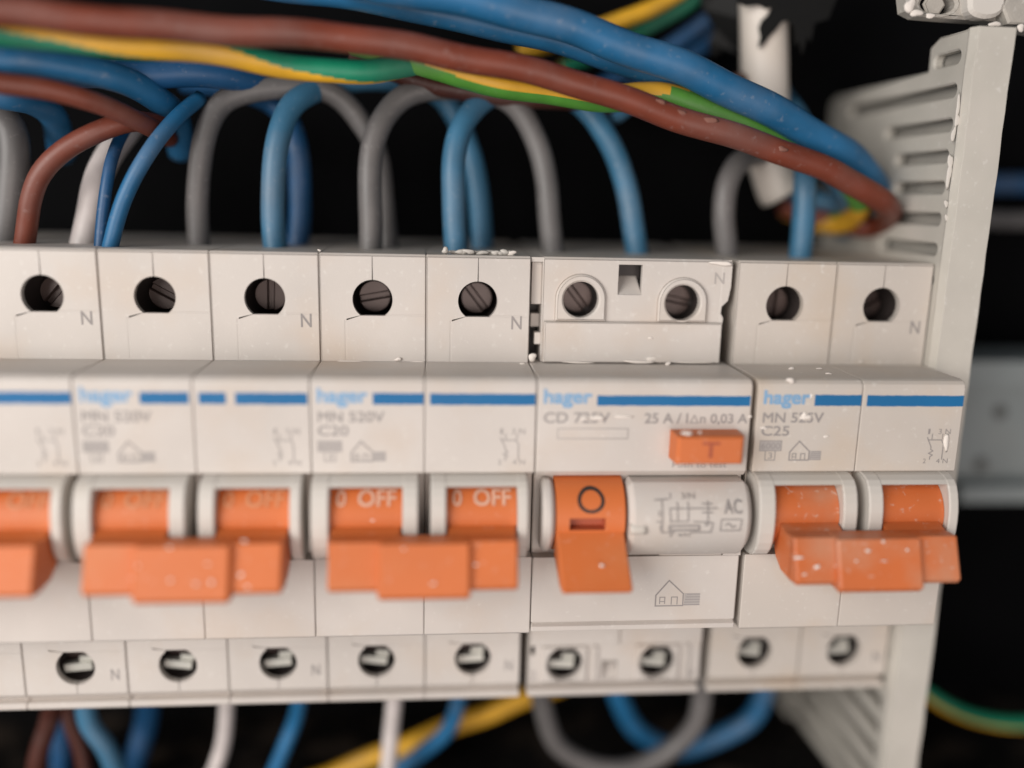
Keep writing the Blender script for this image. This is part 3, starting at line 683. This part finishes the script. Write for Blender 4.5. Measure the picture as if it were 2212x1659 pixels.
# below
wire('white_wire', 'white wire dropping straight below the breaker with the white-dotted handle', [(492, 1470, 24), (490, 1540, 26), (478, 1610, 26), (455, 1680, 26), (430, 1740, 26)], 3.0, WHITE, BOTG)
wire('blue_wire', 'thin blue wire slanting down between the two white wires', [(652, 1470, 24), (640, 1540, 28), (615, 1620, 28), (580, 1700, 28), (560, 1740, 28)], 3.0, BLUE, BOTG)
wire('white_wire', 'white wire dropping in front of the yellow slanting wire', [(852, 1460, 22), (850, 1530, 24), (842, 1600, 24), (832, 1680, 24), (826, 1740, 24)], 3.2, WHITE, BOTG)
wire('blue_wire', 'blue wire curling down in front of the yellow one', [(998, 1450, 24), (985, 1530, 28), (955, 1590, 30), (900, 1640, 32), (830, 1680, 34), (760, 1720, 36)], 3.2, BLUE, BOTG)
wire('earth_wire', 'mostly yellow earth wire slanting up below the breakers', [(620, 1710, 36), (780, 1648, 36), (950, 1580, 37), (1080, 1530, 38), (1180, 1490, 39), (1300, 1440, 40)], 3.9, [YELLOW, TEAL], BOTG, mis=striped(.62, .05, .28))
wire('grey_wire', 'grey wire hanging in a wide loop under the switch', [(1165, 1440, 22), (1168, 1520, 24), (1200, 1600, 26), (1270, 1655, 26), (1350, 1662, 26), (1440, 1625, 26), (1500, 1560, 25), (1518, 1490, 24), (1518, 1430, 22)], 4.0, GREY, BOTG)
wire('blue_wire', 'blue wire hanging in a loop behind the grey one', [(1325, 1440, 28), (1335, 1510, 32), (1375, 1575, 34), (1450, 1615, 35), (1530, 1605, 35), (1610, 1560, 34), (1648, 1500, 32), (1660, 1430, 30)], 4.2, BLUE, BOTG)
wire('blue_wire', 'light blue wire dropping beside the two dark brown legs', [(180, 1500, 24), (195, 1560, 24), (235, 1620, 24), (260, 1700, 24), (270, 1740, 24)], 3.8, BLUE3, BOTG)
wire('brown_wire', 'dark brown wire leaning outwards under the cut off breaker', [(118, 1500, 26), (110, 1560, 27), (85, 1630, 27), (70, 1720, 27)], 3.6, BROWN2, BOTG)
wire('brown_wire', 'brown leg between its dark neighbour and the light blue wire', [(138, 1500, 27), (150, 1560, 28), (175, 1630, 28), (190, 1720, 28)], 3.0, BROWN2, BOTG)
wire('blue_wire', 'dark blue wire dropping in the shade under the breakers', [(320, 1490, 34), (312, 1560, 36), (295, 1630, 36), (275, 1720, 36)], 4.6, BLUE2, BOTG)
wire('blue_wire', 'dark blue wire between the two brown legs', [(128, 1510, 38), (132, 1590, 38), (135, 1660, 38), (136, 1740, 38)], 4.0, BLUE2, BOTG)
# beyond the duct
FARG = 'wires beyond the duct'
wire('earth_wire', 'green and yellow wire curving away beyond the duct', [(1900, 1420, 34), (1980, 1485, 32), (2050, 1530, 31), (2130, 1555, 31), (2220, 1562, 31), (2320, 1550, 31)], 3.0, [TEAL, YELLOW], FARG, mis=striped(.27, 0, .3))
wire('blue_wire', 'deep blue wire lying level beyond the duct', [(2020, 398, 58), (2120, 398, 58), (2220, 400, 58), (2330, 402, 58)], 4.4, BLUE2, FARG)
wire('grey_wire', 'grey wire lying level beyond the duct, below the blue one', [(2020, 472, 58), (2120, 474, 58), (2220, 478, 58), (2330, 482, 58)], 3.6, GREY, FARG)

# ------------------------------------------------------------------ cream conduit with torn tape
cond = thing('cable_conduit', 'cream round conduit hanging behind the wires with torn black tape', 'conduit', tuple(at(1652, 200, 39)))
CO = Vector(cond.location)/MM
mb = MB(); tube(mb, [at(*p)-CO for p in [(1648, -90, 39), (1650, 60, 39), (1653, 220, 39), (1664, 330, 39), (1682, 400, 39), (1690, 418, 39)]], 4.45, 24)
obj('conduit_tube', mb.mesh('conduit_tube', [CREAM]), cond)
def tape_mesh():
    mb = MB()
    def rag(P, Y0, th=.5):
        pts = [at(x, y, Y)-CO for x, y, Y in P]
        loop = [Vector((p.x, p.z, 0)) for p in pts]; tri = tessellate_polygon([loop]); n = len(pts)
        mb.add([(p.x, p.y, p.z) for p in pts]+[(p.x, p.y+th, p.z) for p in pts], list(tri)+[tuple(i+n for i in t) for t in tri]+[(i, (i+1) % n, n+(i+1) % n, n+i) for i in range(n)])
    rag([(x, y, 33.9) for x, y in ((1588, -60), (1594, 4), (1612, 13), (1640, 10), (1656, 19), (1668, 14), (1659, 32), (1646, 44), (1640, 60), (1644, 78), (1639, 104), (1650, 96), (1662, 80), (1676, 66), (1690, 47), (1704, 44), (1716, 58), (1720, 98), (1728, 84), (1733, 116), (1744, 78), (1752, 90), (1760, 50), (1790, 40), (1830, -60))], 34.4, .5)
    rag([(1500, -60, 43.2), (1520, 20, 44.2), (1545, 60, 44.2), (1532, 92, 44.7), (1538, 122, 45.2), (1560, 110, 45.2), (1596, 116, 43.2), (1600, 40, 40.2), (1598, -60, 39.2)], 43.2)
    return mb.mesh('torn_tape', [TAPE])
obj('torn_tape', tape_mesh(), cond)

# ------------------------------------------------------------------ smeared bracket at the top corner
p0 = at(2090, 30, 16)
brk = thing('mounting_bracket', 'plaster smeared metal bracket with bolt heads above the duct', 'bracket', tuple(p0))
def bracket_mesh():
    mb = MB(); q = lambda x, y: tuple((at(x, y, 16)-p0)[i] for i in (0, 2))
    O = [q(1950, -90), q(1962, 22), q(1985, 34), q(2010, 36), q(2090, 42), q(2175, 46), q(2212, 66), q(2330, 80), q(2330, -90)]
    H = [q(1990+36*math.cos(a)*1.0, 12+20*math.sin(a)) for a in [2*math.pi*i/18 for i in range(18)]]
    H = [q(2028+38*math.cos(a), 8+22*math.sin(a)) for a in [2*math.pi*i/18 for i in range(18)]]
    plate(mb, O, [H], 0, 3.5, .5)
    return mb.mesh('bracket_plate', [PLASTERED])
obj('bracket_plate', bracket_mesh(), brk)
mb = MB(); q = lambda x, y: tuple((at(x, y, 14.5)-p0)[i] for i in (0, 2))
plate(mb, [q(2082, -80), q(2086, 15)]+[q(2124+38*math.cos(a), 18+24*math.sin(a)) for a in [math.pi-math.pi*i/10 for i in range(11)]][0:11]+[q(2166, 15), q(2170, -80)], [], -2.6, .3, .6)
obj('bracket_tab', mb.mesh('bracket_tab', [PLASTER]), brk)
mb = MB()
for x, y, r in ((2190, 20, 3.0), (2030, 5, 2.0)):
    c = at(x, y, 15)-p0; plate(mb, circ(c.x, c.z, r, 6), [], -2.5 if x > 2100 else .5, 1, .3)
obj('bolt_head', mb.mesh('bolt_head', [PLASTERED]), brk)
blobs = []
splashes(brk, [(1966, 12, 14, 12, 18), (1980, 28, 14, 14, 9), (2010, 34, 14, 14, 5), (2150, 52, 13, 14, 6), (2205, 60, 13, 10, 8)], 'plaster_smear', PAINT, .3)

# ------------------------------------------------------------------ grey module beyond the duct
p1 = at(2150, 920, 44)
mod = thing('terminal_module', 'grey plastic module beyond the duct, blurred, with dark screw dots', 'module', tuple(p1))
mb = MB(); q = lambda x, y, Y=44: at(x, y, Y)-p1
a, b = q(2060, 835), q(2420, 1035)
mb.box(a.x, b.x, 0, 14, b.z, a.z); obj('module_body', mb.mesh('module_body', [GREYBOX]), mod)
a, b = q(2060, 775), q(2420, 832)
mb = MB(); mb.box(a.x, b.x, -3, 14, b.z, a.z); obj('module_cap', mb.mesh('module_cap', [GREYBOX]), mod)
a, b = q(2050, 1036), q(2420, 1068)
mb = MB(); mb.box(a.x, b.x, -5, 14, b.z, a.z); obj('module_foot', mb.mesh('module_foot', [GREYBOX]), mod)
MODSCREW = mat('dull_screw', (.09, .09, .085), .5, .2, bevel=0)
for x, y in ((2118, 1002), (2160, 890)):
    c = q(x, y); mb = MB(); plate(mb, circ(0, 0, 1.6, 12), [], -.4, .4, .2); s = obj('module_screw', mb.mesh('module_screw', [MODSCREW]), mod); s.location = c*MM

# ------------------------------------------------------------------ cabinet
mb = MB(); mb.box(-330, 460, 62, 66, -330, 330); structure(obj('cabinet_back_wall', mb.mesh('cabinet_back_wall', [INTERIOR_DARK])))
mb = MB(); mb.box(-330, 460, -5, 61.5, -78, -73)
FL = mat('dusty_floor', (.006, .0055, .0055), .85, .3, (.075, .055, .042), .75, .5, (.12, .10, .085), bevel=0, spec=.05, scale=60)
structure(obj('cabinet_floor', mb.mesh('cabinet_floor', [FL])))
# dried dabs of paint on the long wires
def dabs(w, spots, m):
    mb = MB(); o = Vector(w.location)/MM
    for x, y, Y, rx, rz in spots:
        p = at(x, y, Y)-o; blob(mb, p.x, p.y+.15, p.z, rx*.0735, .3, rz*.0735, 0, 14)
    d = obj('paint_dab', mb.mesh('paint_dab', [m]), w); d['kind'] = 'stuff'
DAB = mat('dusty_pink_dab', (.22, .095, .07), .6, .1, bevel=0)
dabs(LONG[0], [(1422, 226, 12.7, 22, 12), (1470, 245, 12.8, 16, 9), (1530, 262, 13.0, 20, 11), (1690, 322, 14.9, 14, 7), (1800, 362, 16.5, 10, 5)], DAB)
dabs(LONG[1], [(1535, 150, 16.4, 16, 7), (1578, 170, 16.6, 18, 8), (1480, 160, 15.4, 12, 7), (1505, 130, 16.4, 8, 5), (1745, 268, 19.0, 10, 6), (1840, 330, 24.0, 8, 5)], PAINT)
